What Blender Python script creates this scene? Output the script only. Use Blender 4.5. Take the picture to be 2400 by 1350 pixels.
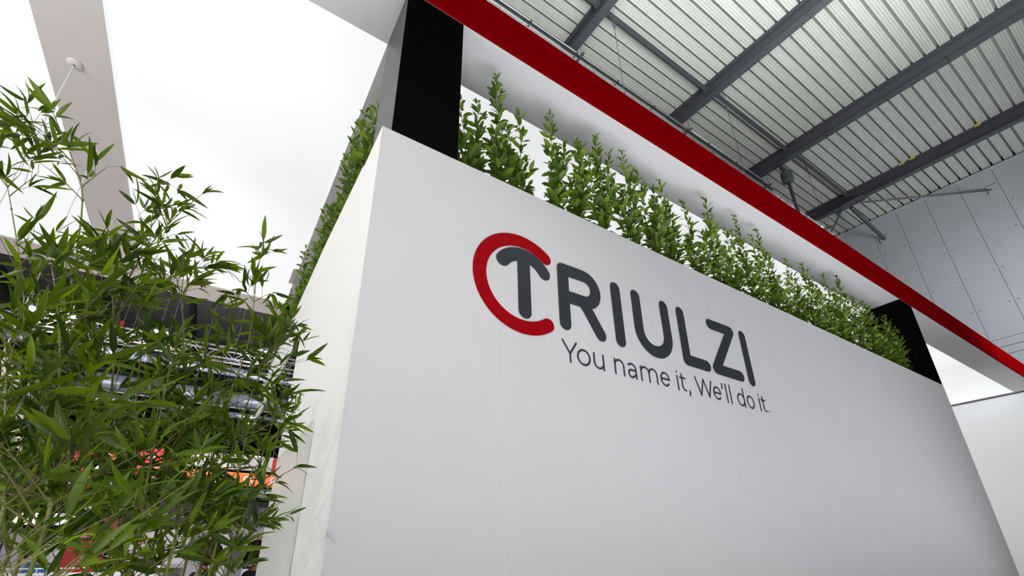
import bpy, bmesh, math, random
from mathutils import Vector, Matrix, Euler, Quaternion
for o in list(bpy.data.objects): bpy.data.objects.remove(o)
S = bpy.context.scene; COL = S.collection
R = math.radians; PI = math.pi; sin, cos = math.sin, math.cos

# ------------------------------------------------------------------ camera, world, lights, exposure
def set_camera():
    y, p, r, f = .5775, .4100, -.0123, 1093.0
    fw = Vector((sin(y)*cos(p), cos(y)*cos(p), sin(p)))
    rt = Vector((cos(y), -sin(y), 0)); up = rt.cross(fw)
    rt2 = rt*cos(r)+up*sin(r); up2 = up*cos(r)-rt*sin(r)
    cd = bpy.data.cameras.new('camera'); cam = bpy.data.objects.new('camera', cd); COL.objects.link(cam)
    m = Matrix.Identity(4)
    for i in range(3): m[i][0] = rt2[i]; m[i][1] = up2[i]; m[i][2] = -fw[i]
    m.translation = Vector((0, 0, 1.65)); cam.matrix_world = m
    cd.sensor_width = 36; cd.lens = 36*f/2400; cd.shift_y = 157/2400; cd.clip_end = 300; cd.clip_start = .05
    cd.dof.use_dof = False
    S.camera = cam
set_camera()
S.view_settings.view_transform = 'Standard'; S.view_settings.look = 'None'
S.view_settings.gamma = 1; S.view_settings.use_curve_mapping = False
S.view_settings.exposure = 0.0
W = bpy.data.worlds.new('world'); S.world = W; W.use_nodes = True
bg = W.node_tree.nodes['Background']; bg.inputs[0].default_value = (.93, .95, 1.0, 1); bg.inputs[1].default_value = 0.31
def area(name, loc, target, size, power, col=(1, 1, 1), sy=None):
    l = bpy.data.lights.new(name, 'AREA'); l.energy = power; l.color = col; l.size = size
    if sy: l.shape = 'RECTANGLE'; l.size_y = sy
    o = bpy.data.objects.new(name, l); COL.objects.link(o); o.location = loc
    o.rotation_euler = (Vector(target)-Vector(loc)).to_track_quat('-Z', 'Y').to_euler(); return o
def spot(name, loc, target, power, ang, rad, col=(1, 1, 1)):
    l = bpy.data.lights.new(name, 'SPOT'); l.energy = power; l.color = col; l.spot_size = R(ang); l.spot_blend = .6; l.shadow_soft_size = rad
    o = bpy.data.objects.new(name, l); COL.objects.link(o); o.location = loc
    o.rotation_euler = (Vector(target)-Vector(loc)).to_track_quat('-Z', 'Y').to_euler(); return o
spot('stand_spotlight', (-1.7, -1.3, 4.6), (.45, 3.2, 2.3), 300, 75, .05, (1, .95, .90))
area('side_wall_fill', (-5.0, 2.0, 4.2), (.6, 6.0, 3.0), 2.5, 230, (1, .98, .96))  # added fill, no fixture: brightens side wall, bamboo and column side
area('opposite_stand_light', (-1.5, 19.0, 5.2), (-1, 25, 1.5), 5, 260, (1, .98, 1))
u = area('far_roof_fill', (-1, 18, 9.2), (-1, 20, 15), 9, 900, (.95, .92, 1)); u.data.spread = R(140)  # unseen fill added to lift the far roof
area('front_wall_fill', (-3, -8, 6), (2.5, 2.6, 4), 5, 70, (1, .985, .98))  # added frontal fill for the booth front
u = area('rear_soffit_fill', (-1.2, 11.5, .4), (-1.2, 9.0, 6.3), 5, 130, (1, .90, .87)); u.data.spread = R(120)  # added upward fill for the rear soffit border, no lamp there
u = area('hall_end_fill', (16.5, -3.0, 6.5), (22, 5.0, 11.5), 3, 190, (.96, .98, 1)); u.data.spread = R(95)  # added fill for hall cladding and white end wall
u = area('end_wall_fill', (16.5, 5.0, 2.5), (21.3, 4.2, 3.6), 2.5, 32); u.data.spread = R(120)  # fill added under the canopy to brighten the end wall
u = area('roof_bounce_fill', (5.5, -2.5, 7.4), (5.8, -1.6, 14.5), 12, 1550, (.98, 1, .98), 6); u.data.spread = R(110)  # unseen fill standing in for light bounced up to the roof
u = area('soffit_bounce_fill', (5.0, .6, .25), (5.0, .9, 6), 12, 250, (.93, .95, 1), 2.4); u.data.spread = R(120)  # unseen fill added below to brighten the front soffit

# ------------------------------------------------------------------ materials
MATS = {}
def mat(name, col, rough=.6, metal=0, spec=.5, emis=None, es=1, noise=0, nscale=8, bump=0, bscale=40, rand=0, trans=0, coat=0):
    m = bpy.data.materials.new(name); m.use_nodes = True; nt = m.node_tree; b = nt.nodes['Principled BSDF']
    b.inputs['Base Color'].default_value = (*col, 1); b.inputs['Roughness'].default_value = rough
    b.inputs['Metallic'].default_value = metal; b.inputs['Specular IOR Level'].default_value = spec
    b.inputs['Coat Weight'].default_value = coat
    if emis: b.inputs['Emission Color'].default_value = (*emis, 1); b.inputs['Emission Strength'].default_value = es
    tc = nt.nodes.new('ShaderNodeTexCoord'); src = None
    if noise:
        n = nt.nodes.new('ShaderNodeTexNoise'); n.inputs['Scale'].default_value = nscale; n.inputs['Detail'].default_value = 6
        nt.links.new(tc.outputs['Object'], n.inputs['Vector'])
        mr = nt.nodes.new('ShaderNodeMapRange'); mr.inputs['From Min'].default_value = .3; mr.inputs['From Max'].default_value = .7
        mr.inputs['To Min'].default_value = 1-noise; mr.inputs['To Max'].default_value = 1+noise
        nt.links.new(n.outputs['Fac'], mr.inputs['Value']); src = mr.outputs['Result']
    if rand:
        oi = nt.nodes.new('ShaderNodeObjectInfo'); mr = nt.nodes.new('ShaderNodeMapRange')
        mr.inputs['To Min'].default_value = 1-rand; mr.inputs['To Max'].default_value = 1+rand
        nt.links.new(oi.outputs['Random'], mr.inputs['Value'])
        if src:
            mu = nt.nodes.new('ShaderNodeMath'); mu.operation = 'MULTIPLY'; nt.links.new(src, mu.inputs[0]); nt.links.new(mr.outputs['Result'], mu.inputs[1]); src = mu.outputs[0]
        else: src = mr.outputs['Result']
    if src:
        vm = nt.nodes.new('ShaderNodeVectorMath'); vm.operation = 'SCALE'; vm.inputs[0].default_value = col
        nt.links.new(src, vm.inputs['Scale']); nt.links.new(vm.outputs[0], b.inputs['Base Color'])
    if bump:
        n = nt.nodes.new('ShaderNodeTexNoise'); n.inputs['Scale'].default_value = bscale; n.inputs['Detail'].default_value = 4
        nt.links.new(tc.outputs['Object'], n.inputs['Vector'])
        bp = nt.nodes.new('ShaderNodeBump'); bp.inputs['Strength'].default_value = bump; bp.inputs['Distance'].default_value = .02
        nt.links.new(n.outputs['Fac'], bp.inputs['Height']); nt.links.new(bp.outputs['Normal'], b.inputs['Normal'])
    MATS[name] = m; return m
def leafmat(name, lo, hi, vein, rough=.42, tr=.35):
    m = bpy.data.materials.new(name); m.use_nodes = True; nt = m.node_tree; b = nt.nodes['Principled BSDF']; L = nt.links
    oi = nt.nodes.new('ShaderNodeObjectInfo'); tc = nt.nodes.new('ShaderNodeTexCoord')
    geo = nt.nodes.new('ShaderNodeNewGeometry')
    ad = nt.nodes.new('ShaderNodeMath'); ad.operation = 'ADD'; L.new(oi.outputs['Random'], ad.inputs[0]); L.new(geo.outputs['Random Per Island'], ad.inputs[1])
    fr = nt.nodes.new('ShaderNodeMath'); fr.operation = 'FRACT'; L.new(ad.outputs[0], fr.inputs[0])
    mx = nt.nodes.new('ShaderNodeMix'); mx.data_type = 'RGBA'; mx.inputs[6].default_value = (*lo, 1); mx.inputs[7].default_value = (*hi, 1)
    L.new(fr.outputs[0], mx.inputs[0])
    L.new(mx.outputs[2], b.inputs['Base Color']); b.inputs['Roughness'].default_value = rough; b.inputs['Specular IOR Level'].default_value = .35
    t = nt.nodes.new('ShaderNodeBsdfTranslucent')
    hs = nt.nodes.new('ShaderNodeHueSaturation'); hs.inputs['Value'].default_value = 1.9; hs.inputs['Saturation'].default_value = 1.08; hs.inputs['Hue'].default_value = .488
    L.new(mx.outputs[2], hs.inputs['Color']); L.new(hs.outputs['Color'], t.inputs['Color'])
    ms = nt.nodes.new('ShaderNodeMixShader'); ms.inputs[0].default_value = tr
    out = nt.nodes['Material Output']; L.new(b.outputs[0], ms.inputs[1]); L.new(t.outputs[0], ms.inputs[2]); L.new(ms.outputs[0], out.inputs[0])
    MATS[name] = m; return m
M = MATS
mat('white_shaded_front', (.67, .66, .68), .55, bump=.05, bscale=90, noise=.012, nscale=3)  # booth white darkened, so the front looks less lit than the side
mat('white_lit_side', (.86, .86, .845), .55, bump=.05, bscale=90)  # same booth white, kept lighter for the better lit side
mat('soffit_white', (.78, .775, .79), .6, noise=.02, nscale=2)
mat('cross_beam_white', (.74, .70, .69), .6)
mat('fascia_red', (.28, .0006, .003), .9, spec=.0, noise=.04, nscale=5)
mat('logo_red', (.33, .001, .005), .7, spec=.05)
mat('logo_charcoal', (.028, .032, .040), .5, spec=.3)
mat('column_black', (.0045, .0045, .005), .9, spec=.0, noise=.1, nscale=30)
mat('column_lit_grey', (.075, .077, .087), .45, spec=.35, noise=.12, nscale=30)  # column black lightened to grey, as if lit by the fabric
mat('grip_black', (.01, .01, .01), .8)  # plain black for the cable grips
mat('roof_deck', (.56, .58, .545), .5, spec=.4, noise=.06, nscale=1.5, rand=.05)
mat('steel_grey', (.075, .08, .095), .45, spec=.5, noise=.06, nscale=4)
mat('steel_dark', (.04, .042, .05), .5)
mat('galvanised', (.72, .75, .79), .3, metal=.35, noise=.12, nscale=12, bump=.3, bscale=14)
mat('bright_pipe', (.85, .86, .88), .3, metal=.4)
mat('hall_wall_grey', (.50, .525, .57), .6, noise=.03, nscale=.8)
mat('joint_dark', (.10, .11, .11), .8)
mat('end_wall_white', (.88, .89, .9), .6)
mat('floor_grey', (.33, .32, .31), .8, noise=.15, nscale=3)
mat('white_plastic', (.75, .74, .73), .4)
mat('cable_white', (.72, .72, .74), .5)
mat('cable_grey', (.30, .31, .33), .5)
mat('wire_steel', (.16, .17, .18), .4, metal=.6)
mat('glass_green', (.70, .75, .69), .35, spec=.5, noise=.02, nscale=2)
mat('soil', (.03, .02, .012), .95, noise=.3, nscale=40)
mat('planter_black', (.02, .02, .02), .6)
mat('hair', (.045, .02, .01), .75, bump=1, bscale=60)
mat('hair_dark', (.012, .009, .008), .75)
mat('skin', (.48, .26, .18), .55)
mat('mask_blue', (.30, .50, .68), .7)
mat('cloth_black', (.012, .012, .014), .85)
mat('cloth_navy', (.018, .02, .035), .8)
mat('cloth_grey', (.33, .34, .37), .85)
mat('cloth_blue', (.03, .11, .33), .85)
mat('shirt_white', (.7, .7, .72), .8)
mat('tie_pink', (.5, .2, .24), .7)
mat('truss_aluminium', (.70, .66, .66), .35, metal=.4)
mat('lamp_mesh', (.80, .76, .70), .25, metal=.9, bump=1, bscale=30)
mat('bulb', (1, .9, .7), .4, emis=(1, .85, .6), es=6)
mat('flood_light', (1, 1, 1), .4, emis=(.95, 1, 1), es=14)
mat('lit_panel', (1, 1, 1), .4, emis=(.93, .96, 1), es=1.3)
mat('banner_red', (.50, .012, .008), .55)
mat('banner_orange_glow', (.85, .12, .02), .5, emis=(1, .16, .03), es=.35)  # orange with glow added for the lit sign areas
mat('banner_white', (.62, .58, .58), .5)
mat('poster_red', (.50, .018, .018), .5, noise=.08, nscale=6)
mat('print_white', (.9, .9, .9), .5)
mat('print_dark', (.05, .05, .06), .5)
mat('stand_white', (.88, .86, .90), .5)
mat('unit_grey', (.58, .55, .57), .5)
mat('duct_blue', (.40, .43, .52), .35, metal=.5, noise=.1, nscale=5)
mat('duct_silver', (.72, .76, .84), .25, metal=.7, noise=.1, nscale=8, bump=.4, bscale=9)
mat('roof_deck_shaded', (.20, .195, .20), .7)  # same deck, darkened since less light reaches the far roof
mat('hoist_red', (.40, .05, .03), .5)
mat('yellow_wool', (.55, .42, .08), .9)
mat('desk_wood', (.5, .33, .2), .6)
mat('lime', (.35, .55, .03), .6)
leafmat('bamboo_leaf', (.020, .050, .002), (.115, .185, .006), None, tr=.42)
def streaks(name):
    nt = M[name].node_tree; n = [q for q in nt.nodes if q.type == 'TEX_NOISE'][0]; tc = [q for q in nt.nodes if q.type == 'TEX_COORD'][0]
    mp = nt.nodes.new('ShaderNodeMapping'); mp.inputs['Scale'].default_value = (.25, 14, 3); nt.links.new(tc.outputs['Object'], mp.inputs[0]); nt.links.new(mp.outputs[0], n.inputs['Vector'])
streaks('roof_deck')
leafmat('laurel_leaf', (.045, .10, .010), (.19, .30, .04), None, rough=.38, tr=.33)
mat('bamboo_culm', (.15, .17, .03), .45, noise=.3, nscale=20)
mat('twig', (.13, .12, .03), .6)
mat('laurel_stem', (.10, .055, .025), .7)
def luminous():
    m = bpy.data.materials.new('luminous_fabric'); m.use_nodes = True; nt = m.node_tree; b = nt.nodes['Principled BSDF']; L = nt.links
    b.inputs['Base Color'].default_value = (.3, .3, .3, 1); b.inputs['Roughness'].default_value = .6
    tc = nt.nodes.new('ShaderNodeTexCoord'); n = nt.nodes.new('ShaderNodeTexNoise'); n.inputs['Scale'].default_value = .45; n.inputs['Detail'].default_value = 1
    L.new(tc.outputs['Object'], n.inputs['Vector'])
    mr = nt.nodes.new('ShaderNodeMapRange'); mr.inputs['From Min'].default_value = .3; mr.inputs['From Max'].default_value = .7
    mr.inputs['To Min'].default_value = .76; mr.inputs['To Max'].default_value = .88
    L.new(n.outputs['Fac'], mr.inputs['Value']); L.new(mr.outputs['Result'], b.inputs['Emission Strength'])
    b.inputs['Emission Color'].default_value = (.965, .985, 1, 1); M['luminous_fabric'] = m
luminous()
def glassy():
    m = bpy.data.materials.new('tinted_glass'); m.use_nodes = True; nt = m.node_tree; L = nt.links; nt.nodes.remove(nt.nodes['Principled BSDF'])
    g = nt.nodes.new('ShaderNodeBsdfGlossy'); g.inputs['Roughness'].default_value = 0; g.inputs['Color'].default_value = (.93, .93, .95, 1)
    t = nt.nodes.new('ShaderNodeBsdfTransparent'); t.inputs['Color'].default_value = (.16, .17, .2, 1)
    f = nt.nodes.new('ShaderNodeFresnel'); f.inputs['IOR'].default_value = 1.9
    ms = nt.nodes.new('ShaderNodeMixShader'); L.new(f.outputs[0], ms.inputs[0]); L.new(t.outputs[0], ms.inputs[1]); L.new(g.outputs[0], ms.inputs[2])
    L.new(ms.outputs[0], nt.nodes['Material Output'].inputs[0]); M['tinted_glass'] = m
glassy()

# ------------------------------------------------------------------ helpers
class MB:
    def __init__(s): s.v = []; s.f = []
    def box(s, x0, y0, z0, x1, y1, z1, mtx=None):
        n = len(s.v); c = [Vector((x, y, z)) for z in (z0, z1) for y in (y0, y1) for x in (x0, x1)]
        if mtx is not None: c = [mtx @ p for p in c]
        s.v += c; s.f += [tuple(n+i for i in q) for q in ((0, 2, 3, 1), (4, 5, 7, 6), (0, 1, 5, 4), (2, 6, 7, 3), (0, 4, 6, 2), (1, 3, 7, 5))]; return s
    def prism(s, prof, a, b, axis=0):
        """prof: closed list of 2D points; extruded between a and b on axis (0: prof is (y,z); 1: (x,z); 2: (x,y))"""
        n = len(s.v); k = len(prof)
        for t in (a, b):
            for p, q in prof: s.v.append(Vector((t, p, q) if axis == 0 else (p, t, q) if axis == 1 else (p, q, t)))
        for i in range(k): j = (i+1) % k; s.f.append((n+i, n+j, n+k+j, n+k+i))
        s.f.append(tuple(range(n+k-1, n-1, -1))); s.f.append(tuple(range(n+k, n+2*k))); return s
    def tube(s, pts, rad, seg=8, caps=True):
        pts = [Vector(p) for p in pts]; k = len(pts)
        rs = rad if isinstance(rad, (list, tuple)) else [rad]*k
        n = len(s.v); up = None
        for i, p in enumerate(pts):
            d = (pts[min(i+1, k-1)]-pts[max(i-1, 0)]).normalized()
            if up is None:
                up = Vector((0, 0, 1)) if abs(d.z) < .9 else Vector((1, 0, 0))
            a = d.cross(up).normalized(); b = a.cross(d).normalized(); up = b
            for j in range(seg):
                t = 2*PI*j/seg; s.v.append(p+a*cos(t)*rs[i]+b*sin(t)*rs[i])
        for i in range(k-1):
            for j in range(seg):
                j2 = (j+1) % seg; s.f.append((n+i*seg+j, n+i*seg+j2, n+(i+1)*seg+j2, n+(i+1)*seg+j))
        if caps:
            s.f.append(tuple(n+j for j in range(seg-1, -1, -1))); s.f.append(tuple(n+(k-1)*seg+j for j in range(seg)))
        return s
    def lathe(s, prof, seg=24, c=(0, 0, 0)):
        n = len(s.v); k = len(prof); c = Vector(c)
        for r, z in prof:
            for j in range(seg): t = 2*PI*j/seg; s.v.append(c+Vector((r*cos(t), r*sin(t), z)))
        for i in range(k-1):
            for j in range(seg):
                j2 = (j+1) % seg; s.f.append((n+i*seg+j, n+i*seg+j2, n+(i+1)*seg+j2, n+(i+1)*seg+j))
        return s
    def ball(s, c, rx, ry, rz, seg=14, rings=9):
        n = len(s.v); c = Vector(c)
        for i in range(rings+1):
            a = PI*i/rings
            for j in range(seg): t = 2*PI*j/seg; s.v.append(c+Vector((rx*sin(a)*cos(t), ry*sin(a)*sin(t), rz*cos(a))))
        for i in range(rings):
            for j in range(seg):
                j2 = (j+1) % seg; s.f.append((n+i*seg+j, n+(i+1)*seg+j, n+(i+1)*seg+j2, n+i*seg+j2))
        return s
    def mesh(s, name, m, smooth=False):
        me = bpy.data.meshes.new(name); me.from_pydata([tuple(v) for v in s.v], [], s.f)
        me.materials.append(M[m]); 
        if smooth: me.polygons.foreach_set('use_smooth', [True]*len(me.polygons))
        me.update(); return me
    def obj(s, name, m, parent=None, smooth=False, bevel=0, **kw):
        o = bpy.data.objects.new(name, s.mesh(name, m, smooth)); COL.objects.link(o)
        if parent is not None: o.parent = parent
        if bevel:
            b = o.modifiers.new('bevel', 'BEVEL'); b.width = bevel; b.segments = 2; b.limit_method = 'ANGLE'
        for k, v in kw.items(): o[k] = v
        return o
def mobj(name, me, parent=None, mtx=None):
    o = bpy.data.objects.new(name, me); COL.objects.link(o)
    if parent is not None: o.parent = parent
    if mtx is not None: o.matrix_basis = mtx
    return o
def thing(name, label, cat, loc=(0, 0, 0), rz=0, group=None):
    o = bpy.data.objects.new(name, None); COL.objects.link(o); o.location = loc; o.rotation_euler = (0, 0, rz)
    o.empty_display_size = .1; o['label'] = label; o['category'] = cat
    if group: o['group'] = group
    return o
def tag(o, label, cat, group=None):
    o['label'] = label; o['category'] = cat
    if group: o['group'] = group
    return o
def copy_tree(o, parent=None, loc=None, label=None):
    c = o.copy(); COL.objects.link(c)
    if parent is not None: c.parent = parent
    if loc is not None: c.location = loc
    if label: c['label'] = label
    for ch in o.children: copy_tree(ch, c)
    return c
def struct(o): o['kind'] = 'structure'; return o

# ------------------------------------------------------------------ setting: hall floor, roof, wall
struct(MB().box(-45, -25, -.2, 30, 62, 0).obj('floor', 'floor_grey'))
def RZ(y): return 14.2+.055*y                       # underside of the roof beams
DK = .53                                            # beam depth
ceiling = struct(MB().prism([(-13, RZ(-13)+DK+.20), (60, RZ(60)+DK+.20), (60, RZ(60)+DK+.24), (-13, RZ(-13)+DK+.24)], -40, 22.9).obj('ceiling', 'roof_deck'))
P = .303
def sheet_profile(y0):
    # corrugated deck pitch: narrow deep groove, then a wide pan with small stiffening ribs
    q = [(0, .0), (.008, .17), (.064, .17), (.070, 0), (.072, 0)]
    q += [(.112, 0), (.118, .018), (.130, .018), (.136, 0), (.176, 0), (.182, .018), (.194, .018), (.200, 0), (.240, 0), (.246, .018), (.258, .018), (.264, 0), (P, 0)]
    lo = [(y0+a, RZ(y0+a)+DK+b) for a, b in q]
    up = [(y0+a, RZ(y0+a)+DK+b+.004) for a, b in reversed(q)]
    return lo+up
base = MB().prism(sheet_profile(0), -14, 22.2).mesh('roof_sheet', 'roof_deck')
for i in range(-14, 30):
    o = mobj('roof_sheet', base, ceiling); o.location = (0, i*P, .055*i*P)
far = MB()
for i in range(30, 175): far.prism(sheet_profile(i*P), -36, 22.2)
o = far.obj('roof_sheets_far', 'roof_deck_shaded', ceiling); o['kind'] = 'stuff'
# steel I beams on the slope
def ibeam_mesh(y0, y1):
    b = MB(); w = .11; 
    for (xa, xb, za, zb) in ((-w, w, 0, .022), (-w, w, DK-.022, DK), (-.008, .008, .022, DK-.022)):
        n = len(b.v)
        for y in (y0, y1):
            for x, z in ((xa, za), (xb, za), (xb, zb), (xa, zb)): b.v.append(Vector((x, y, RZ(y)+z)))
        b.f += [(n, n+1, n+2, n+3), (n+7, n+6, n+5, n+4), (n, n+4, n+5, n+1), (n+1, n+5, n+6, n+2), (n+2, n+6, n+7, n+3), (n+3, n+7, n+4, n)]
    return b
bm_near = ibeam_mesh(-12, 50).mesh('roof_beam', 'steel_grey')
XB = [-16.1, -11.65, -7.2, -2.75, 1.7, 6.15, 10.6, 15.05, 19.44]
names = {6.15: 'grey steel roof beam nearest the red canopy corner at the top', 10.6: 'grey steel roof beam second from the red canopy corner',
         15.05: 'long grey steel roof beam crossing the middle of the corrugated roof', 19.44: 'grey steel roof beam nearest the grey hall wall, with braced gusset'}
boltm = MB().lathe([(0, -.01), (.018, -.01), (.018, .004), (0, .004)], 6).mesh('bolt', 'steel_dark')
for x in XB:
    t = thing('roof_beam', names.get(x, 'dark steel roof beam of the far hall behind the bamboo'), 'beam', (x, 0, 0), group='roof beams')
    mobj('beam_section', bm_near, t)
    if x > 5:
        for k in range(-3, 5):
            for dx in (-.07, .07):
                yy = k*1.5+.6; mobj('bolt', boltm, t, Matrix.Translation((dx, yy, RZ(yy)-.004)))
                mobj('bolt', boltm, t, Matrix.Translation((dx, yy+.18, RZ(yy+.18)-.004)))
# tie bars between the beams (along x, just under the deck)
def tie(xa, xb, y, lab, grp='tie bars between roof beams'):
    z = RZ(y)+.30
    b = MB().box(xa, y-.06, z, xb, y+.06, z+.012).box(xa, y+.048, z+.012, xb, y+.06, z+.10)
    t = thing('tie_bar', lab, 'bar', (0, 0, 0), group=grp)
    b.obj('angle_section', 'steel_grey', t)
    for x in (xa, xb): MB().box(x-.05, y-.09, z-.02, x+.05, y+.09, z+.02).obj('end_plate', 'steel_grey', t)
tie(1.8, 6.03, 5.0, 'slim grey tie bar under the roof left of the first beam')
tie(6.27, 10.48, 5.0, 'slim grey tie bar under the roof between first and second beams')
tie(10.72, 14.93, 4.95, 'slim grey tie bar under the roof between second and middle beams')
tie(15.17, 19.32, 4.9, 'slim grey tie bar under the roof between middle and last beams')
# hall side wall: vertical cladding panels
hw = struct(MB().box(22.26, -13, 0, 22.5, 60, 17.6).obj('wall_right', 'joint_dark'))
ys = [-3.4, -2.4, -1.36, -.36, .66, 1.316, 2.311, 3.349, 4.322, 5.241, 6.2, 7.2, 8.2, 9.2]
ys = [-3.34, -2.34, -1.34, -.34, .33, 1.32, 2.32, 3.33, 4.31, 5.27, 6.25, 7.25, 8.25, 9.25]
for a, b in zip(ys[:-1], ys[1:]):
    zt0, zt1 = RZ(a)+DK-.14, RZ(b)+DK-.14
    m = MB(); n = 0
    c = [(a+.006, 8.42), (b-.006, 8.42), (b-.006, zt1), (a+.006, zt0)]
    m.prism(c, 22.2, 22.262); m.obj('wall_panel', 'hall_wall_grey', hw)
    MB().box(22.2, a+.006, 5.3, 22.262, b-.006, 7.84).obj('wall_panel', 'hall_wall_grey', hw)
MB().box(22.19, -13, 8.13, 22.262, 12, 8.40).obj('cladding_rail', 'hall_wall_grey', hw)
MB().box(22.2, -13, 7.86, 22.262, 12, 8.11).obj('cladding_rail', 'hall_wall_grey', hw)
MB().prism([(-13, RZ(-13)+DK-.13), (12, RZ(12)+DK-.13), (12, RZ(12)+DK-.05), (-13, RZ(-13)+DK-.05)], 22.12, 22.262).obj('top_flashing', 'hall_wall_grey', hw)
sc = MB().lathe([(.018, 0), (.018, .008), (0, .008)], 6).mesh('screw', 'joint_dark')
rnd = random.Random(3)
for a, b in zip(ys[2:-3], ys[3:-2]):
    for z in (9.6, 10.9, 12.2, 13.2):
        for yy in (a+.12, b-.12): mobj('screw', sc, hw, Matrix.Translation((22.195, yy, z)) @ Matrix.Rotation(-PI/2, 4, 'Y'))
far_wall = struct(MB().box(-40, 60, 0, 22.5, 60.3, 17.6).obj('wall_back', 'steel_dark'))
left_wall = struct(MB().box(-40.3, -13, 0, -40, 60, 17.6).obj('wall_left', 'steel_dark'))
# braced gusset on the last beam
t = thing('roof_brace', 'grey steel bracing with drilled gusset between last beam and hall wall', 'brace')
g0 = (19.44, 4.95, 14.40)
gp = MB(); gp.box(19.22, 4.45, 14.435, 19.62, 5.5, 14.455); gp.obj('gusset_plate', 'steel_grey', t)
MB().tube([(19.5, 4.75, 14.40), (22.19, 1.55, 13.88)], .05, 4).obj('brace_bar', 'steel_dark', t)
bb = MB().tube([(19.6, 5.0, 14.40), (22.19, 4.96, 13.86)], .075, 4); bb.obj('brace_bar', 'steel_grey', t)
MB().tube([(19.44, 5.25, 14.42), (19.44, 5.85, 13.7)], .045, 4).obj('brace_bar', 'steel_dark', t)
for y, z in ((1.5, 13.88), (4.96, 13.86)): MB().box(22.15, y-.16, z-.16, 22.195, y+.16, z+.16).obj('wall_plate', 'hall_wall_grey', t)

# services hung under the roof along x
def rod_thing(name, lab, cat, xa, xb, y, z, r, m, seg=8):
    t = thing(name, lab, cat); MB().tube([(xa, y, z), (xb, y, z)], r, seg).obj('pipe_run', m, t, smooth=True)
    x = xa+1
    while x < xb: MB().tube([(x, y, z), (x+.05, y, z)], r*1.5, seg).obj('pipe_clip', 'steel_dark', t); x += 1.5
rod_thing('conduit_pipe', 'shiny metal conduit pipe above the red fascia, ending at the second beam', 'pipe', -4, 10.5, 5.885, 14.0, .02, 'bright_pipe')
rod_thing('conduit_pipe', 'thin steel conduit pipe running on past the second roof beam', 'pipe', 10.6, 15.4, 5.87, 14.02, .018, 'galvanised')
rod_thing('conduit_pipe', 'pale steel rail pipe close along the top of the red fascia', 'pipe', -4, 15.6, 6.01, 13.99, .013, 'bright_pipe')
t = thing('cable_tray', 'long dark cable tray hung under the roof beside the red fascia', 'tray')
MB().box(-4, 5.945, 14.03, 15.5, 5.985, 14.05).obj('tray_base', 'steel_grey', t)
for yy in (5.94, 5.98): MB().box(-4, yy, 14.02, 15.5, yy+.005, 14.10).obj('tray_side', 'steel_dark', t)
t = thing('air_duct', 'flat silver galvanised duct just above the red fascia edge', 'duct')
x = -4
while x < 14.6:
    MB().box(x, 6.04, 13.98, x+1.52, 6.6, 14.12).obj('duct_section', 'galvanised', t, bevel=.01); x += 1.54
t = thing('foil_duct', 'crinkled silver foil duct at the far end of the service run', 'duct')
b = MB(); rnd = random.Random(8)
N = 50; n0 = 0
for i in range(N+1):
    xx = 15.6+i*(20.2-15.6)/N
    for j in range(9):
        w = j/8; b.v.append(Vector((xx+rnd.uniform(-.02, .02), 5.99+w*.6+rnd.uniform(-.01, .01), 13.98-.10*sin(w*PI)+rnd.uniform(-.045, .045))))
for i in range(N):
    for j in range(8): a = i*9+j; b.f.append((a, a+1, a+10, a+9))
o = b.obj('foil_sleeve', 'galvanised', t); sm = o.modifiers.new('solid', 'SOLIDIFY'); sm.thickness = .02
for xx, lab in ((6.15, 'first'), (10.6, 'second'), (15.05, 'third'), (19.44, 'last')):
    t = thing('hanger_bracket', 'small steel hanger bracket carrying the conduit at the %s roof beam' % lab, 'bracket', (xx, 0, 0), group='conduit hangers')
    MB().box(-.03, 5.75, 13.93, .03, 6.75, 13.96).obj('cross_rail', 'wire_steel', t)
    for yy in (5.85, 6.7): MB().tube([(0, yy, 13.95), (0, yy, RZ(yy))], .008, 5).obj('threaded_rod', 'wire_steel', t)
    MB().tube([(-.06, 5.85, 13.91), (.0, 5.85, 13.88), (.06, 5.85, 13.91)], .012, 5).obj('clamp', 'wire_steel', t)
# suspension wires with shackles
for x, y, lab in ((6.33, 4.81, 'thin suspension wire with shackle hanging from the first roof beam'), (10.85, 4.72, 'thin suspension wire with shackle hanging from the second roof beam'), (15.36, 4.70, 'thin suspension wire with shackle hanging from the middle roof beam')):
    t = thing('suspension_wire', lab, 'wire', (x, y, 0), group='canopy suspension wires')
    zt = RZ(y)
    MB().tube([(-.14, 0, zt+.01), (0, 0, zt-.42)], .007, 5).obj('sling', 'wire_steel', t); MB().tube([(.06, 0, zt+.2), (0, 0, zt-.42)], .007, 5).obj('sling', 'wire_steel', t)
    for k, q in ((.48, .035), (.6, .03)): MB().ball((0, 0, zt-k), q, q, .06, 8, 6).obj('shackle', 'wire_steel', t)
    MB().tube([(0, 0, zt-.6), (0, 0, 6.93)], .008, 5).obj('wire', 'wire_steel', t)
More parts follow.
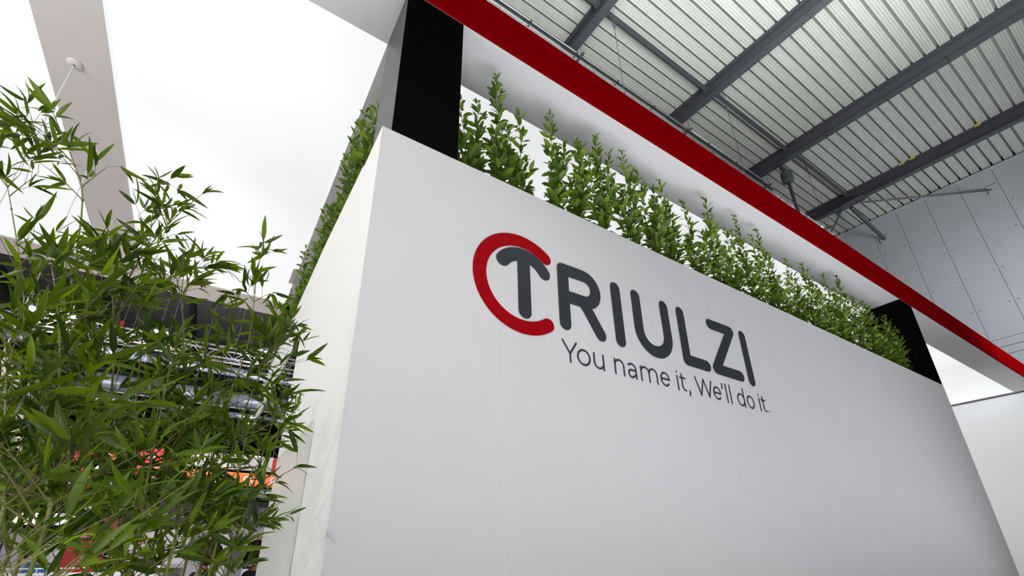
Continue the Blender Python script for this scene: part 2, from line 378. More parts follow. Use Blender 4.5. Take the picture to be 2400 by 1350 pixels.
# hanging pole with round socket
t = thing('drop_pole', 'grey pole hanging from a round socket under the middle beam', 'pole', (15.38, 5.35, 0))
MB().lathe([(0, 13.82), (.10, 13.82), (.15, 13.88), (.19, 13.9), (.19, 14.25), (.14, 14.3), (0, 14.3)], 20).obj('socket', 'joint_dark', t, smooth=False)
MB().tube([(0, 0, 13.85), (.32, .1, 10.2)], .055, 10).obj('pole_tube', 'joint_dark', t, smooth=True)
MB().box(-.3, -.05, 14.3, .1, .05, 14.5).obj('mount', 'steel_grey', t)
for (x, y, lab) in ((15.05+4.25, 3.05, 'scrap of yellow insulation on the last beam, left one of a close pair'), (19.3, 2.72, 'scrap of yellow insulation on the last beam, right one of a close pair'), (19.3, .93, 'scrap of yellow insulation alone near the right end of the last beam')):
    b = MB(); b.ball((x, y, RZ(y)+DK-.02), .07, .11, .04, 8, 5)
    tag(b.obj('insulation_scrap', 'yellow_wool'), lab, 'insulation', 'insulation scraps')

# ------------------------------------------------------------------ white booth block
XL, XR, YF, ZT = .574, 11.58, 2.6, 4.60
booth = thing('booth_wall', 'tall white booth wall block with red and charcoal logo and tagline', 'wall', (0, 0, 0))
front = MB().box(XL, YF, 0, XR, 3.1, ZT).obj('front_wall', 'white_shaded_front', booth)
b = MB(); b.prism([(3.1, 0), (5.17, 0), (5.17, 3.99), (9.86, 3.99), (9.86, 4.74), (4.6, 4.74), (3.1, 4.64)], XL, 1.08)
b.obj('side_wall', 'white_lit_side', booth)
MB().box(XL, 2.602, .002, XL+.0015, 3.1, ZT-.001).obj('corner_return', 'white_lit_side', front); front.children[-1].location.x = -.0016  # thin sheet carrying the lighter lit tone round the corner
MB().box(XL+.02, 9.74, 0, XL+.12, 9.86, 3.99).obj('post', 'white_lit_side', booth)
MB().box(XL+.012, 5.18, .02, XL+.022, 9.73, 3.985).obj('glass_pane', 'tinted_glass', booth, label='dark reflective glass pane')
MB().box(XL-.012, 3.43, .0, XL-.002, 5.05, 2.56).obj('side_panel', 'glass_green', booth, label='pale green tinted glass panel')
# joints of the front cladding boards
for x in (1.62, 4.2, 6.8, 9.2): MB().box(x, YF-.0006, .0, x+.0022, YF, ZT-.01).obj('panel_seam', 'soffit_white', front)
# logo and tagline: flat print, stroke outlines laid on the wall
PR = YF-.004
STK = [0]
def stroke(b, pts, w, capend=True, seg=10):
    """mitred ribbon with round ends; sharp corners get a round joint"""
    h = w/2; runs = [[pts[0]]]; joints = []; Ys = []
    for i in range(1, len(pts)):
        runs[-1].append(pts[i])
        if i < len(pts)-1:
            a = math.atan2(pts[i][1]-pts[i-1][1], pts[i][0]-pts[i-1][0]); c = math.atan2(pts[i+1][1]-pts[i][1], pts[i+1][0]-pts[i][0])
            if abs((c-a+PI) % (2*PI)-PI) > .6: joints.append(pts[i]); runs.append([pts[i]])
    closed = math.dist(pts[0], pts[-1]) < 1e-4
    for r in runs:
        STK[0] += 1; Y = PR-.0001*(STK[0] % 6); Ys.append(Y); n = len(b.v); k = len(r)
        for i in range(k):
            p0 = r[max(i-1, 0)]; p1 = r[min(i+1, k-1)]
            if closed and len(runs) == 1 and i in (0, k-1): p0 = r[-2]; p1 = r[1]
            dx, dz = p1[0]-p0[0], p1[1]-p0[1]; l = math.hypot(dx, dz) or 1; nx, nz = -dz/l*h, dx/l*h
            b.v += [Vector((r[i][0]+nx, Y, r[i][1]+nz)), Vector((r[i][0]-nx, Y, r[i][1]-nz))]
        for i in range(k-1): q = n+2*i; b.f.append((q, q+1, q+3, q+2))
    caps = list(joints)
    for x, z in joints:
        STK[0] += 1; Y = PR-.0001*(STK[0] % 6+6); n = len(b.v)
        for k in range(2*seg): b.v.append(Vector((x+h*cos(PI*k/seg), Y, z+h*sin(PI*k/seg))))
        b.f.append(tuple(range(n, n+2*seg)))
    if capend and not closed:
        for (x, z), (x1, z1), Y in ((pts[0], pts[1], Ys[0]), (pts[-1], pts[-2], Ys[-1])):
            n = len(b.v); a = math.atan2(z-z1, x-x1)-PI/2
            for k in range(seg+1): b.v.append(Vector((x+h*cos(a+PI*k/seg), Y, z+h*sin(a+PI*k/seg))))
            b.f.append(tuple(range(n, n+seg+1)))
def arc(cx, cz, r, a0, a1, n=24, rz=None):
    rz = rz or r
    return [(cx+r*cos(R(a0+(a1-a0)*k/n)), cz+rz*sin(R(a0+(a1-a0)*k/n))) for k in range(n+1)]
LW = .120
def letter(name, strokes, w, m, cap=True, **kw):
    b = MB()
    for s in strokes: stroke(b, s, w, cap)
    return b.obj(name, m, front, **kw)
letter('logo_arc', [arc(1.803, 3.645, .392, 53, 307, 60)], .116, 'logo_red', label='red open ring of the logo')
letter('logo_letter', [arc(1.818, 3.667, .243, 34, 146, 24), [(1.814, 3.905), (1.818, 3.392)]], .122, 'logo_charcoal')
letter('logo_letter', [[(2.217, 3.397), (2.22, 3.922), (2.40, 3.927)]+arc(2.452, 3.795, .132, 90, -90, 16)+[(2.25, 3.66)], [(2.42, 3.66), (2.47, 3.60), (2.605, 3.388)]], LW, 'logo_charcoal')
letter('logo_letter', [[(2.838, 3.933), (2.842, 3.392)]], LW, 'logo_charcoal')
letter('logo_letter', [[(3.103, 3.935)]+arc(3.302, 3.59, .199, 180, 360, 24)+[(3.50, 3.935)]], LW, 'logo_charcoal')
letter('logo_letter', [[(3.75, 3.94), (3.744, 3.408), (4.05, 3.406)]], LW, 'logo_charcoal')
letter('logo_letter', [[(4.24, 3.936), (4.60, 3.938), (4.208, 3.412), (4.624, 3.408)]], LW, 'logo_charcoal')
letter('logo_letter', [[(4.827, 3.945), (4.825, 3.392)]], LW, 'logo_charcoal')
B0, XH = 3.068, 3.194
def o_(cx, rx=.062): return arc(cx, (B0+XH)/2, rx, 0, 360, 28, (XH-B0)/2+.002)
def n_(x, w): return [[(x, B0-.005), (x, XH+.004)], [(x, B0+.075)]+arc(x+w/2, XH-w/2+.003, w/2, 172, 0, 14)+[(x+w, B0-.005)]]
def e_(cx, rx=.055): return [[(cx-rx+.003, 3.134), (cx+rx, 3.134)]+arc(cx, 3.133, rx, 0, 318, 28, .0625)]
def t_(x): return [[(x, 3.232), (x, 3.105)]+arc(x+.033, 3.105, .033, 180, 285, 8), [(x-.028, 3.194), (x+.046, 3.194)]]
tag_letters = [
 [[(2.174, 3.24), (2.245, 3.135), (2.245, 3.062)], [(2.315, 3.24), (2.245, 3.135)]],
 [o_(2.388, .064)],
 [[(2.501, 3.198), (2.501, 3.122)]+arc(2.552, 3.122, .051, 180, 360, 16)+[(2.603, 3.198)], [(2.603, 3.15), (2.603, 3.062)]],
 n_(2.735, .103),
 [[(2.896, 3.178)]+arc(2.936, 3.143, .050, 125, 0, 12)+[(2.987, 3.062)], [(2.986, 3.134), (2.935, 3.134)]+arc(2.929, 3.102, .034, 95, 270, 10)+[(2.945, 3.069), (2.986, 3.10)]],
 n_(3.052, .101)+n_(3.154, .101)[1:],
 e_(3.365),
 [[(3.54, 3.203), (3.54, 3.062)], [(3.54, 3.243), (3.541, 3.247)]],
 t_(3.606),
 [[(3.702, 3.078), (3.706, 3.066), (3.695, 3.032)]],
 [[(3.812, 3.243), (3.873, 3.066), (3.935, 3.243), (3.998, 3.066), (4.058, 3.243)]],
 e_(4.136),
 [[(4.235, 3.252), (4.239, 3.232), (4.229, 3.198)]],
 [[(4.294, 3.258), (4.294, 3.062)]], [[(4.36, 3.258), (4.36, 3.062)]],
 [[(4.593, 3.26), (4.593, 3.062)], arc(4.537, 3.131, .057, 0, 360, 26, .063)],
 [o_(4.706, .057)],
 [[(4.878, 3.203), (4.878, 3.062)], [(4.882, 3.243), (4.883, 3.247)]],
 t_(4.946),
 [[(5.038, 3.080), (5.040, 3.080)]]]
for s in tag_letters: letter('tagline_letter', s, .0165, 'logo_charcoal', True)

# ------------------------------------------------------------------ canopy
ZS = 6.33; ZF = 6.89
can = thing('booth_canopy', 'large suspended canopy with red fascia and glowing white fabric panels', 'canopy')
for a, b_ in ((-9, 1.196), (1.2, 10.93), (10.934, 21.5)):
    MB().box(a, 2.575, ZS-.002, b_, 2.6, ZF).obj('fascia_panel', 'fascia_red', can)
MB().box(-9, 2.6, ZS, 21.5, 3.17, ZS+.05).obj('soffit_board', 'soffit_white', can)
MB().box(-9, 9.24, ZS, 1.2, 9.86, ZS+.05).obj('soffit_board', 'cross_beam_white', can)
MB().box(.64, 3.17, ZS, 1.2, 9.24, ZS+.05).obj('soffit_board', 'soffit_white', can)
MB().box(-2.23, 3.17, ZS, -1.68, 9.24, ZS+.05).obj('cross_beam', 'cross_beam_white', can)
MB().box(.56, 7.82, ZS-.012, .64, 8.34, ZS-.001).obj('joint_cover', 'cross_beam_white', can)
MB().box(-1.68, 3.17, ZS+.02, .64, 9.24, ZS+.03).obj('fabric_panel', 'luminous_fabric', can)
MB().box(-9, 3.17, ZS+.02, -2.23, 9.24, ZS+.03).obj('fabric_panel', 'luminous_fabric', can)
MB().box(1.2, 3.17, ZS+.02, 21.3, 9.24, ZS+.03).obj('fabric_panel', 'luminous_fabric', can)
MB().box(-9, 2.6, ZF-.05, 21.5, 9.86, ZF-.01).obj('canopy_roof', 'soffit_white', can)
MB().box(-9, 9.84, ZS+.05, 1.2, 9.86, ZF-.05).obj('rear_fascia', 'cross_beam_white', can)
MB().box(-9, 2.6, ZF, 21.5, 2.63, ZF+.012).obj('trim_rail', 'white_plastic', can)
ew = tag(MB().box(21.3, 2.62, 0, 21.42, 9.8, ZS-.02).obj('booth_end_wall', 'end_wall_white'), 'plain white end wall beyond the booth under the canopy', 'wall')
MB().box(21.29, 2.62, ZS-.045, 21.3, 9.8, ZS-.02).obj('top_dark_strip', 'steel_dark', ew)  # dark line along the top of the end wall
def column(x0, y0, x1, y1, lab, zb, lit_side=True):
    t = thing('column', lab, 'column', ((x0+x1)/2, (y0+y1)/2, zb), group='black columns carrying the canopy')
    w, d, h = (x1-x0)/2, (y1-y0)/2, ZS-zb
    MB().box(-w+.003, -d, .001, w, d, h-.002).obj('column_shaft', 'column_black', t)
    o = MB().box(-w, -d+.0, .001, -w+.003, d, h-.002).obj('side_sheet', 'column_lit_grey' if lit_side else 'column_black', t)  # thin sheet; its grey version has the side light painted in
    if lit_side: o['label'] = 'left face greyed for the light on it'
column(.640, 2.602, 1.190, 3.16, 'black column at the near corner of the white booth block', ZT)
column(11.0, 2.602, 11.57, 3.3, 'black column at the far right end of the white booth block', ZT, False)
column(.640, 9.24, 1.1, 9.84, 'dark column at the far left end of the side wall', 4.745)

# pendant lamps from the cross beam
def pendant(x, y, ztop, label):
    t = thing('pendant_lamp', label, 'lamp', (x, y, ZS), group='pendant lamps under the canopy beam')
    MB().lathe([(0, -.022), (.02, -.022), (.055, -.016), (.068, -.005), (.068, -.001), (0, -.001)], 24).obj('ceiling_rose', 'white_plastic', t, smooth=True)
    MB().lathe([(0, -.03), (.009, -.03), (.009, -.02), (0, -.02)], 10).obj('cable_grip', 'grip_black', t)
    zt = ztop-ZS
    MB().tube([(0, 0, -.03), (0, 0, zt)], .006, 6).obj('cable', 'cable_white', t)
    # shade: dome of overlapping strips of metal mesh
    b = MB(); rnd = random.Random(int(y*10)); prof = [(.012, 0), (.03, -.03), (.10, -.10), (.22, -.2), (.32, -.32), (.37, -.44), (.375, -.52), (.33, -.60), (.24, -.63)]
    for k in range(26):
        a0 = 2*PI*k/26+rnd.uniform(-.06, .06); wd = .22
        n = len(b.v)
        for r, z in prof:
            jr = r*rnd.uniform(.95, 1.05)
            for s in (0, .5, 1):
                aa = a0+wd*s+.25*z; b.v.append(Vector((jr*(1+.03*(s == .5))*cos(aa), jr*(1+.03*(s == .5))*sin(aa), z+zt+rnd.uniform(-.008, .008))))
        for i in range(len(prof)-1):
            for j in range(2): q = n+i*3+j; b.f.append((q, q+1, q+4, q+3))
    b.obj('shade', 'lamp_mesh', t)
    MB().ball((0, 0, zt-.38), .07, .07, .09, 12, 8).obj('bulb', 'bulb', t, smooth=True)
    MB().tube([(0, 0, zt), (0, 0, zt-.3)], .025, 8).obj('lamp_holder', 'steel_dark', t)
pendant(-1.985, 5.07, 3.55, 'long white pendant cable on the canopy beam, nearest the camera')
pendant(-1.96, 6.38, 3.60, 'crinkled silver pendant lamp cut by the left edge of the photo')
pendant(-1.975, 7.92, 3.52, 'crinkled silver pendant lamp hanging behind the bamboo')

# ------------------------------------------------------------------ laurel hedge
def leaf_mesh(name, L, Wd, m, fold=.18, droop=.2, n=4, shape=1.0):
    """leaf along +x, flat in xy, folded along the midrib"""
    b = MB()
    for i in range(n+1):
        t = i/n; w = Wd/2*(sin(PI*t**shape)**.8 if 0 < t < 1 else 0)
        x = L*t; z = -droop*L*t*t
        if i in (0, n): b.v.append(Vector((x, 0, z)))
        else: b.v += [Vector((x, -w, z+fold*w)), Vector((x, 0, z)), Vector((x, w, z+fold*w))]
    b.f += [(0, 1, 2), (0, 2, 3)]
    for i in range(n-2): a = 1+3*i; b.f += [(a, a+3, a+4, a+1), (a+1, a+4, a+5, a+2)]
    a = 1+3*(n-2); e = len(b.v)-1; b.f += [(a, e, a+1), (a+1, e, a+2)]
    return b.mesh(name, m, True), b
LAU = [leaf_mesh('leaf', .108*s, .045*w, 'laurel_leaf', .3, d, 5, .9) for s, w, d in ((1, 1, .12), (1.15, 1, .25), (.8, .9, .05), (.95, 1.15, -.05), (1.25, 1.1, .18))]
def laurel_layout(seed, h, stems=5, step=.028):
    rnd = random.Random(seed); st = []; lv = []
    for s in range(stems):
        hh = h*(1 if s == 0 else rnd.uniform(.4, .85)); a = rnd.uniform(0, 2*PI); rr = .03 if s == 0 else rnd.uniform(.06, .13)
        lean = rnd.uniform(.0, .05) if s == 0 else rnd.uniform(.03, .10)
        pts = [Vector((rr*cos(a)*min(1, .3+z)+lean*cos(a)*z+.012*sin(9*z+s), rr*sin(a)*min(1, .3+z)*.8+lean*sin(a)*z*.6, z)) for z in [hh*k/7 for k in range(8)]]
        st.append((pts, [.006-.004*k/7 for k in range(8)]))
        z = .03; ph = rnd.uniform(0, 6)
        while z < hh:
            k = z/hh*7; i = min(int(k), 6); p = pts[i].lerp(pts[i+1], k-i)
            top = z/hh; ph += 2.4
            el = R(rnd.uniform(5, 45)+top**3*35); sc = rnd.uniform(.75, 1.2)*(1-.35*top**4)
            az = ph+rnd.uniform(-.4, .4)
            q = Quaternion((0, 0, 1), az) @ Quaternion((0, 1, 0), -el) @ Quaternion((1, 0, 0), rnd.uniform(-.6, .6))
            lv.append((p+(q @ Vector((.012, 0, 0))), q, sc, rnd.randrange(5)))
            # leaves on short side shoots
            if rnd.random() < .22 and top < .85 and top > .1:
                p2 = p+q @ Vector((.07, 0, .03))
                for e in range(3):
                    q2 = Quaternion((0, 0, 1), az+(e-1)*.9) @ Quaternion((0, 1, 0), -el-rnd.uniform(0, .6)); lv.append((p2, q2, sc*.9, rnd.randrange(5)))
            z += step*rnd.uniform(.8, 1.25)
        q = Quaternion((0, 1, 0), -R(75)); lv.append((pts[-1], q, .8, 2)); lv.append((pts[-1], Quaternion((0, 0, 1), 2) @ Quaternion((0, 1, 0), -R(60)), .85, 0))
    return st, lv
def laurel(x, y, z, h, seed, label, single, group):
    t = thing('laurel_plant', label, 'plant', (x, y, z), group=group)
    st, lv = laurel_layout(seed, h)
    b = MB()
    for pts, rs in st:
        if single: MB().tube(pts, rs, 5, False).obj('stem', 'laurel_stem', t)
        else: b.tube(pts, rs, 5, False)
    if not single: b.obj('stems', 'laurel_stem', t)['kind'] = 'stuff'
    if single:
        for p, q, s, k in lv[:300]:
            mobj('leaf', LAU[k][0], t, Matrix.LocRotScale(p, q, (s, s, s)))
        rest = lv[300:]
    else: rest = lv
    if rest:
        b = MB()
        for p, q, s, k in rest:
            src = LAU[k][1]; n = len(b.v); b.v += [p+(q @ v)*s for v in src.v]; b.f += [tuple(n+i for i in f) for f in src.f]
        b.obj('foliage', 'laurel_leaf', t, smooth=True)['kind'] = 'stuff'
    return t
ordn = ['first', 'second', 'third', 'fourth', 'fifth', 'sixth', 'seventh', 'eighth', 'ninth', 'tenth', 'eleventh', 'twelfth', 'thirteenth', 'fourteenth', 'fifteenth', 'sixteenth', 'seventeenth', 'eighteenth', 'nineteenth', 'twentieth',
        'twenty-first', 'twenty-second', 'twenty-third', 'twenty-fourth', 'twenty-fifth', 'twenty-sixth', 'twenty-seventh', 'twenty-eighth', 'twenty-ninth', 'thirtieth', 'thirty-first', 'thirty-second']
rnd = random.Random(11)
spots = [(1.46, 1.12), (1.70, 1.55), (1.95, 1.25), (2.28, 1.42), (2.62, 1.24), (2.95, 1.48), (3.38, 1.40), (3.72, 1.36), (4.12, 1.50), (4.6, 1.30), (5.0, 1.55), (5.4, 1.2)]
xx = 5.8
while xx < 10.9: spots.append((xx, rnd.choice((1.15, 1.3, 1.45, 1.55, 1.25)))); xx += rnd.uniform(.33, .42)
tr = tag(MB().box(1.22, 2.66, ZT+.001, 10.98, 3.0, ZT+.02).obj('planter_tray', 'soil'), 'dark soil tray under the hedge along the front wall top', 'planter')
for i, (x, h) in enumerate(spots):
    laurel(x, 2.80+rnd.uniform(-.03, .04), ZT+.02, h, 100+i, 'leafy laurel plant on the front wall top, %s from the near black column' % ordn[i], x < 5.2, 'laurels along the front wall')
tr = tag(MB().box(.63, 3.25, 4.75, 1.0, 9.2, 4.77).obj('planter_tray', 'soil'), 'dark soil tray under the hedge along the side wall top', 'planter')
yy = 3.5; i = 0
while yy < 9.1:
    laurel(.735, yy, 4.77, rnd.choice((1.1, 1.25, 1.35, 1.4)), 300+i, 'leafy laurel plant on the side wall top, %s behind the near black column' % ordn[i], i < 4, 'laurels along the side wall'); i += 1; yy += rnd.uniform(.33, .42)

# ------------------------------------------------------------------ bamboo
BAM = [leaf_mesh('leaf', L, w*1.15, 'bamboo_leaf', .35, d, 6, .72) for L, w, d in ((.125, .0185, .18), (.105, .017, .35), (.14, .020, .1), (.09, .0155, .5), (.12, .021, 0), (.15, .0185, .3))]
def bamboo(pts, label, seed, nleaf, lo=1.7, spread=1.0, r0=.0052):
    rnd = random.Random(seed); pts = [Vector(p) for p in pts]; base = pts[0].copy()
    t = thing('bamboo', label, 'plant', base, group='bamboo in the planter')
    pts = [p-base for p in pts]
    # smooth path
    def at(u):
        k = u*(len(pts)-1); i = min(int(k), len(pts)-2); f = k-i
        p0 = pts[max(i-1, 0)]; p1 = pts[i]; p2 = pts[i+1]; p3 = pts[min(i+2, len(pts)-1)]
        return .5*((2*p1)+(p2-p0)*f+(2*p0-5*p1+4*p2-p3)*f*f+(3*p1-p0-3*p2+p3)*f**3)
    N = 26; path = [at(i/N) for i in range(N+1)]
    c = MB(); c.tube(path, [r0*(1-.82*(i/N)**1.3) for i in range(N+1)], 7)
    for i in range(2, N, 2): c.tube([path[i]-(path[i]-path[i-1]).normalized()*.004, path[i]+(path[i]-path[i-1]).normalized()*.004], r0*(1.35-.85*(i/N)), 7)
    c.obj('culm', 'bamboo_culm', t, smooth=True)
    tw = MB(); leaves = []
    nodes = [i for i in range(2, N+1) if path[i].z+base.z > lo]
    def spray(p, d, n):
        """a fan of leaves at a twig end"""
        for e in range(n):
            q = d.to_track_quat('X', 'Z'); sp = rnd.uniform(-1.0, 1.0)
            q = q @ Quaternion((0, 0, 1), sp) @ Quaternion((0, 1, 0), rnd.uniform(-.8, .85)) @ Quaternion((1, 0, 0), rnd.uniform(-1.3, 1.3))
            leaves.append((p-d*rnd.uniform(0, .03), q, rnd.uniform(.5, .98), rnd.randrange(6)))
    guard = 0
    while len(leaves) < nleaf and guard < 900:
        guard += 1; i = nodes[min(int(rnd.random()**1.7*len(nodes)), len(nodes)-1)]; u = i/N; p = path[i]
        tan = (path[i]-path[i-1]).normalized()
        az = rnd.uniform(0, 2*PI); out = Vector((cos(az), sin(az)*(.8 if sin(az) > 0 else .32), 0))
        d = (out*rnd.uniform(.6, 1.1)+tan*rnd.uniform(.5, 1.2)).normalized()
        ln = rnd.uniform(.10, .38)*spread*(1.15-.75*u)
        k = 4; q = [p+d*ln*j/k+Vector((0, 0, -.10*ln*(j/k)**2)) for j in range(k+1)]
        tw.tube(q, [.0022, .0018, .0015, .0012, .0008], 4, False)
        for j in range(1, k+1):
            if rnd.random() < .75 or j == k:
                az2 = rnd.uniform(0, 2*PI); d2 = (d*.9+Vector((cos(az2), sin(az2), rnd.uniform(-.3, .6)))*.7).normalized()
                l2 = rnd.uniform(.03, .10); e = q[j]+d2*l2; tw.tube([q[j], e], [.001, .0007], 3, False)
                spray(e, d2, rnd.choice((2, 3, 3, 4)))
    spray(path[-1], (path[-1]-path[-2]).normalized(), 3)
    tw.obj('twigs', 'twig', t)['kind'] = 'stuff'
    for p, q, s, k in leaves[:300]: mobj('leaf', BAM[k][0], t, Matrix.LocRotScale(p, q, (s, s, s)))
    if len(leaves) > 300:
        b = MB()
        for p, q, s, k in leaves[300:]:
            src = BAM[k][1]; n = len(b.v); b.v += [p+(q @ v)*s for v in src.v]; b.f += [tuple(n+i for i in f) for f in src.f]
        b.obj('foliage', 'bamboo_leaf', t, smooth=True)['kind'] = 'stuff'
    return t
#BAM0
for pts, lab, seed, nl, lo, sp in (
 ([(-0.39, 2.0, 0.5), (-0.393, 2.0, 1.629), (-0.47, 2.007, 2.044), (-0.51, 2.014, 2.397), (-0.553, 2.021, 2.665), (-0.606, 2.029, 2.92), (-0.67, 2.036, 3.052), (-0.77, 2.043, 3.133), (-0.881, 2.05, 3.204)], 'arching bamboo whose tip reaches highest at the upper left', 40, 290, 1.75, 1.15),
 ([(-0.45, 2.15, 0.5), (-0.454, 2.15, 1.64), (-0.49, 2.158, 1.865), (-0.559, 2.167, 2.142), (-0.626, 2.175, 2.369), (-0.717, 2.183, 2.626), (-0.829, 2.192, 2.897), (-0.885, 2.2, 3.023)], 'bamboo culm along the left edge of the clump', 41, 300, 1.45, 1.0),
 ([(-0.18, 2.1, 0.5), (-0.184, 2.1, 1.614), (-0.22, 2.114, 1.853), (-0.244, 2.129, 2.05), (-0.268, 2.143, 2.182), (-0.312, 2.157, 2.439), (-0.366, 2.171, 2.721), (-0.424, 2.186, 3.035), (-0.454, 2.2, 3.249)], 'bamboo culm rising in front of the white fabric panel, right of the canopy beam', 42, 260, 1.5, 0.95),
 ([(-0.31, 2.0, 0.5), (-0.308, 2.0, 1.622), (-0.365, 2.033, 2.064), (-0.408, 2.067, 2.379), (-0.411, 2.1, 2.595), (-0.394, 2.133, 2.814), (-0.334, 2.167, 3.062), (-0.274, 2.2, 3.239)], 'bamboo culm leaning right with its tip over the glowing fabric', 43, 280, 1.5, 0.95),
 ([(-0.1, 2.2, 0.5), (-0.097, 2.2, 1.613), (-0.128, 2.22, 1.894), (-0.172, 2.24, 2.224), (-0.193, 2.26, 2.509), (-0.251, 2.28, 2.732), (-0.274, 2.3, 2.939)], 'bamboo culm ending just below the canopy edge beam', 44, 270, 1.5, 1.0),
 ([(0.01, 2.3, 0.5), (0.01, 2.3, 1.608), (0.014, 2.3, 1.912), (0.016, 2.3, 2.27), (0.042, 2.3, 2.518), (0.039, 2.3, 2.671), (0.02, 2.3, 2.851), (0.006, 2.3, 3.031)], 'slender bamboo spire standing alone right of the clump', 45, 240, 1.75, 0.6),
 ([(0.06, 2.2, 0.5), (0.059, 2.2, 1.606), (0.066, 2.23, 1.826), (0.08, 2.26, 2.175), (0.11, 2.29, 2.383), (0.151, 2.32, 2.573), (0.18, 2.35, 2.707)], 'bamboo culm with leaves crossing the dark far column', 46, 280, 1.5, 0.8),
 ([(0.15, 2.2, 0.5), (0.15, 2.2, 1.614), (0.167, 2.238, 1.798), (0.186, 2.275, 2.007), (0.206, 2.312, 2.204), (0.22, 2.35, 2.358)], 'rightmost bamboo culm with leaves against the white side wall', 47, 260, 1.45, 1.0),
 ([(-0.24, 2.0, 0.5), (-0.239, 2.0, 1.614), (-0.274, 2.0, 1.86), (-0.316, 2.0, 2.136), (-0.364, 2.0, 2.363), (-0.421, 2.0, 2.554), (-0.472, 2.0, 2.702)], 'bamboo culm crossing the foot of the canopy beam', 48, 290, 1.5, 1.0),
 ([(-0.13, 1.9, 0.5), (-0.13, 1.9, 1.619), (-0.149, 1.925, 1.859), (-0.167, 1.95, 2.071), (-0.182, 1.975, 2.262), (-0.19, 2.0, 2.406)], 'short bamboo culm in the middle of the clump', 49, 220, 1.45, 0.9),
 ([(-0.26, 1.42, 0.5), (-0.258, 1.42, 1.631), (-0.295, 1.496, 1.802), (-0.338, 1.572, 1.963), (-0.394, 1.648, 2.15), (-0.464, 1.724, 2.338), (-0.538, 1.8, 2.505)], 'bamboo culm in front of the silver pendant lamp', 50, 300, 1.42, 1.0),
 ([(0.08, 2.0, 0.5), (0.081, 2.0, 1.612), (0.092, 2.033, 1.783), (0.105, 2.067, 1.969), (0.107, 2.1, 2.125)], 'short bamboo culm beside the curly-haired person', 51, 110, 1.45, 0.7),
 ([(-0.04, 1.9, 0.5), (-0.036, 1.9, 1.616), (-0.039, 1.95, 1.774), (-0.041, 2.0, 1.947), (-0.044, 2.05, 2.143), (-0.046, 2.1, 2.294)], 'bamboo culm in front of the orange hanging sign', 52, 230, 1.5, 0.85),
 ([(-0.33, 1.42, 0.5), (-0.327, 1.42, 1.633), (-0.378, 1.502, 1.798), (-0.43, 1.585, 1.953), (-0.488, 1.667, 2.101), (-0.561, 1.75, 2.267)], 'near bamboo culm in the lower left corner', 53, 320, 1.42, 1.0),
): bamboo(pts, lab, seed, nl, lo, sp)
#BAM1

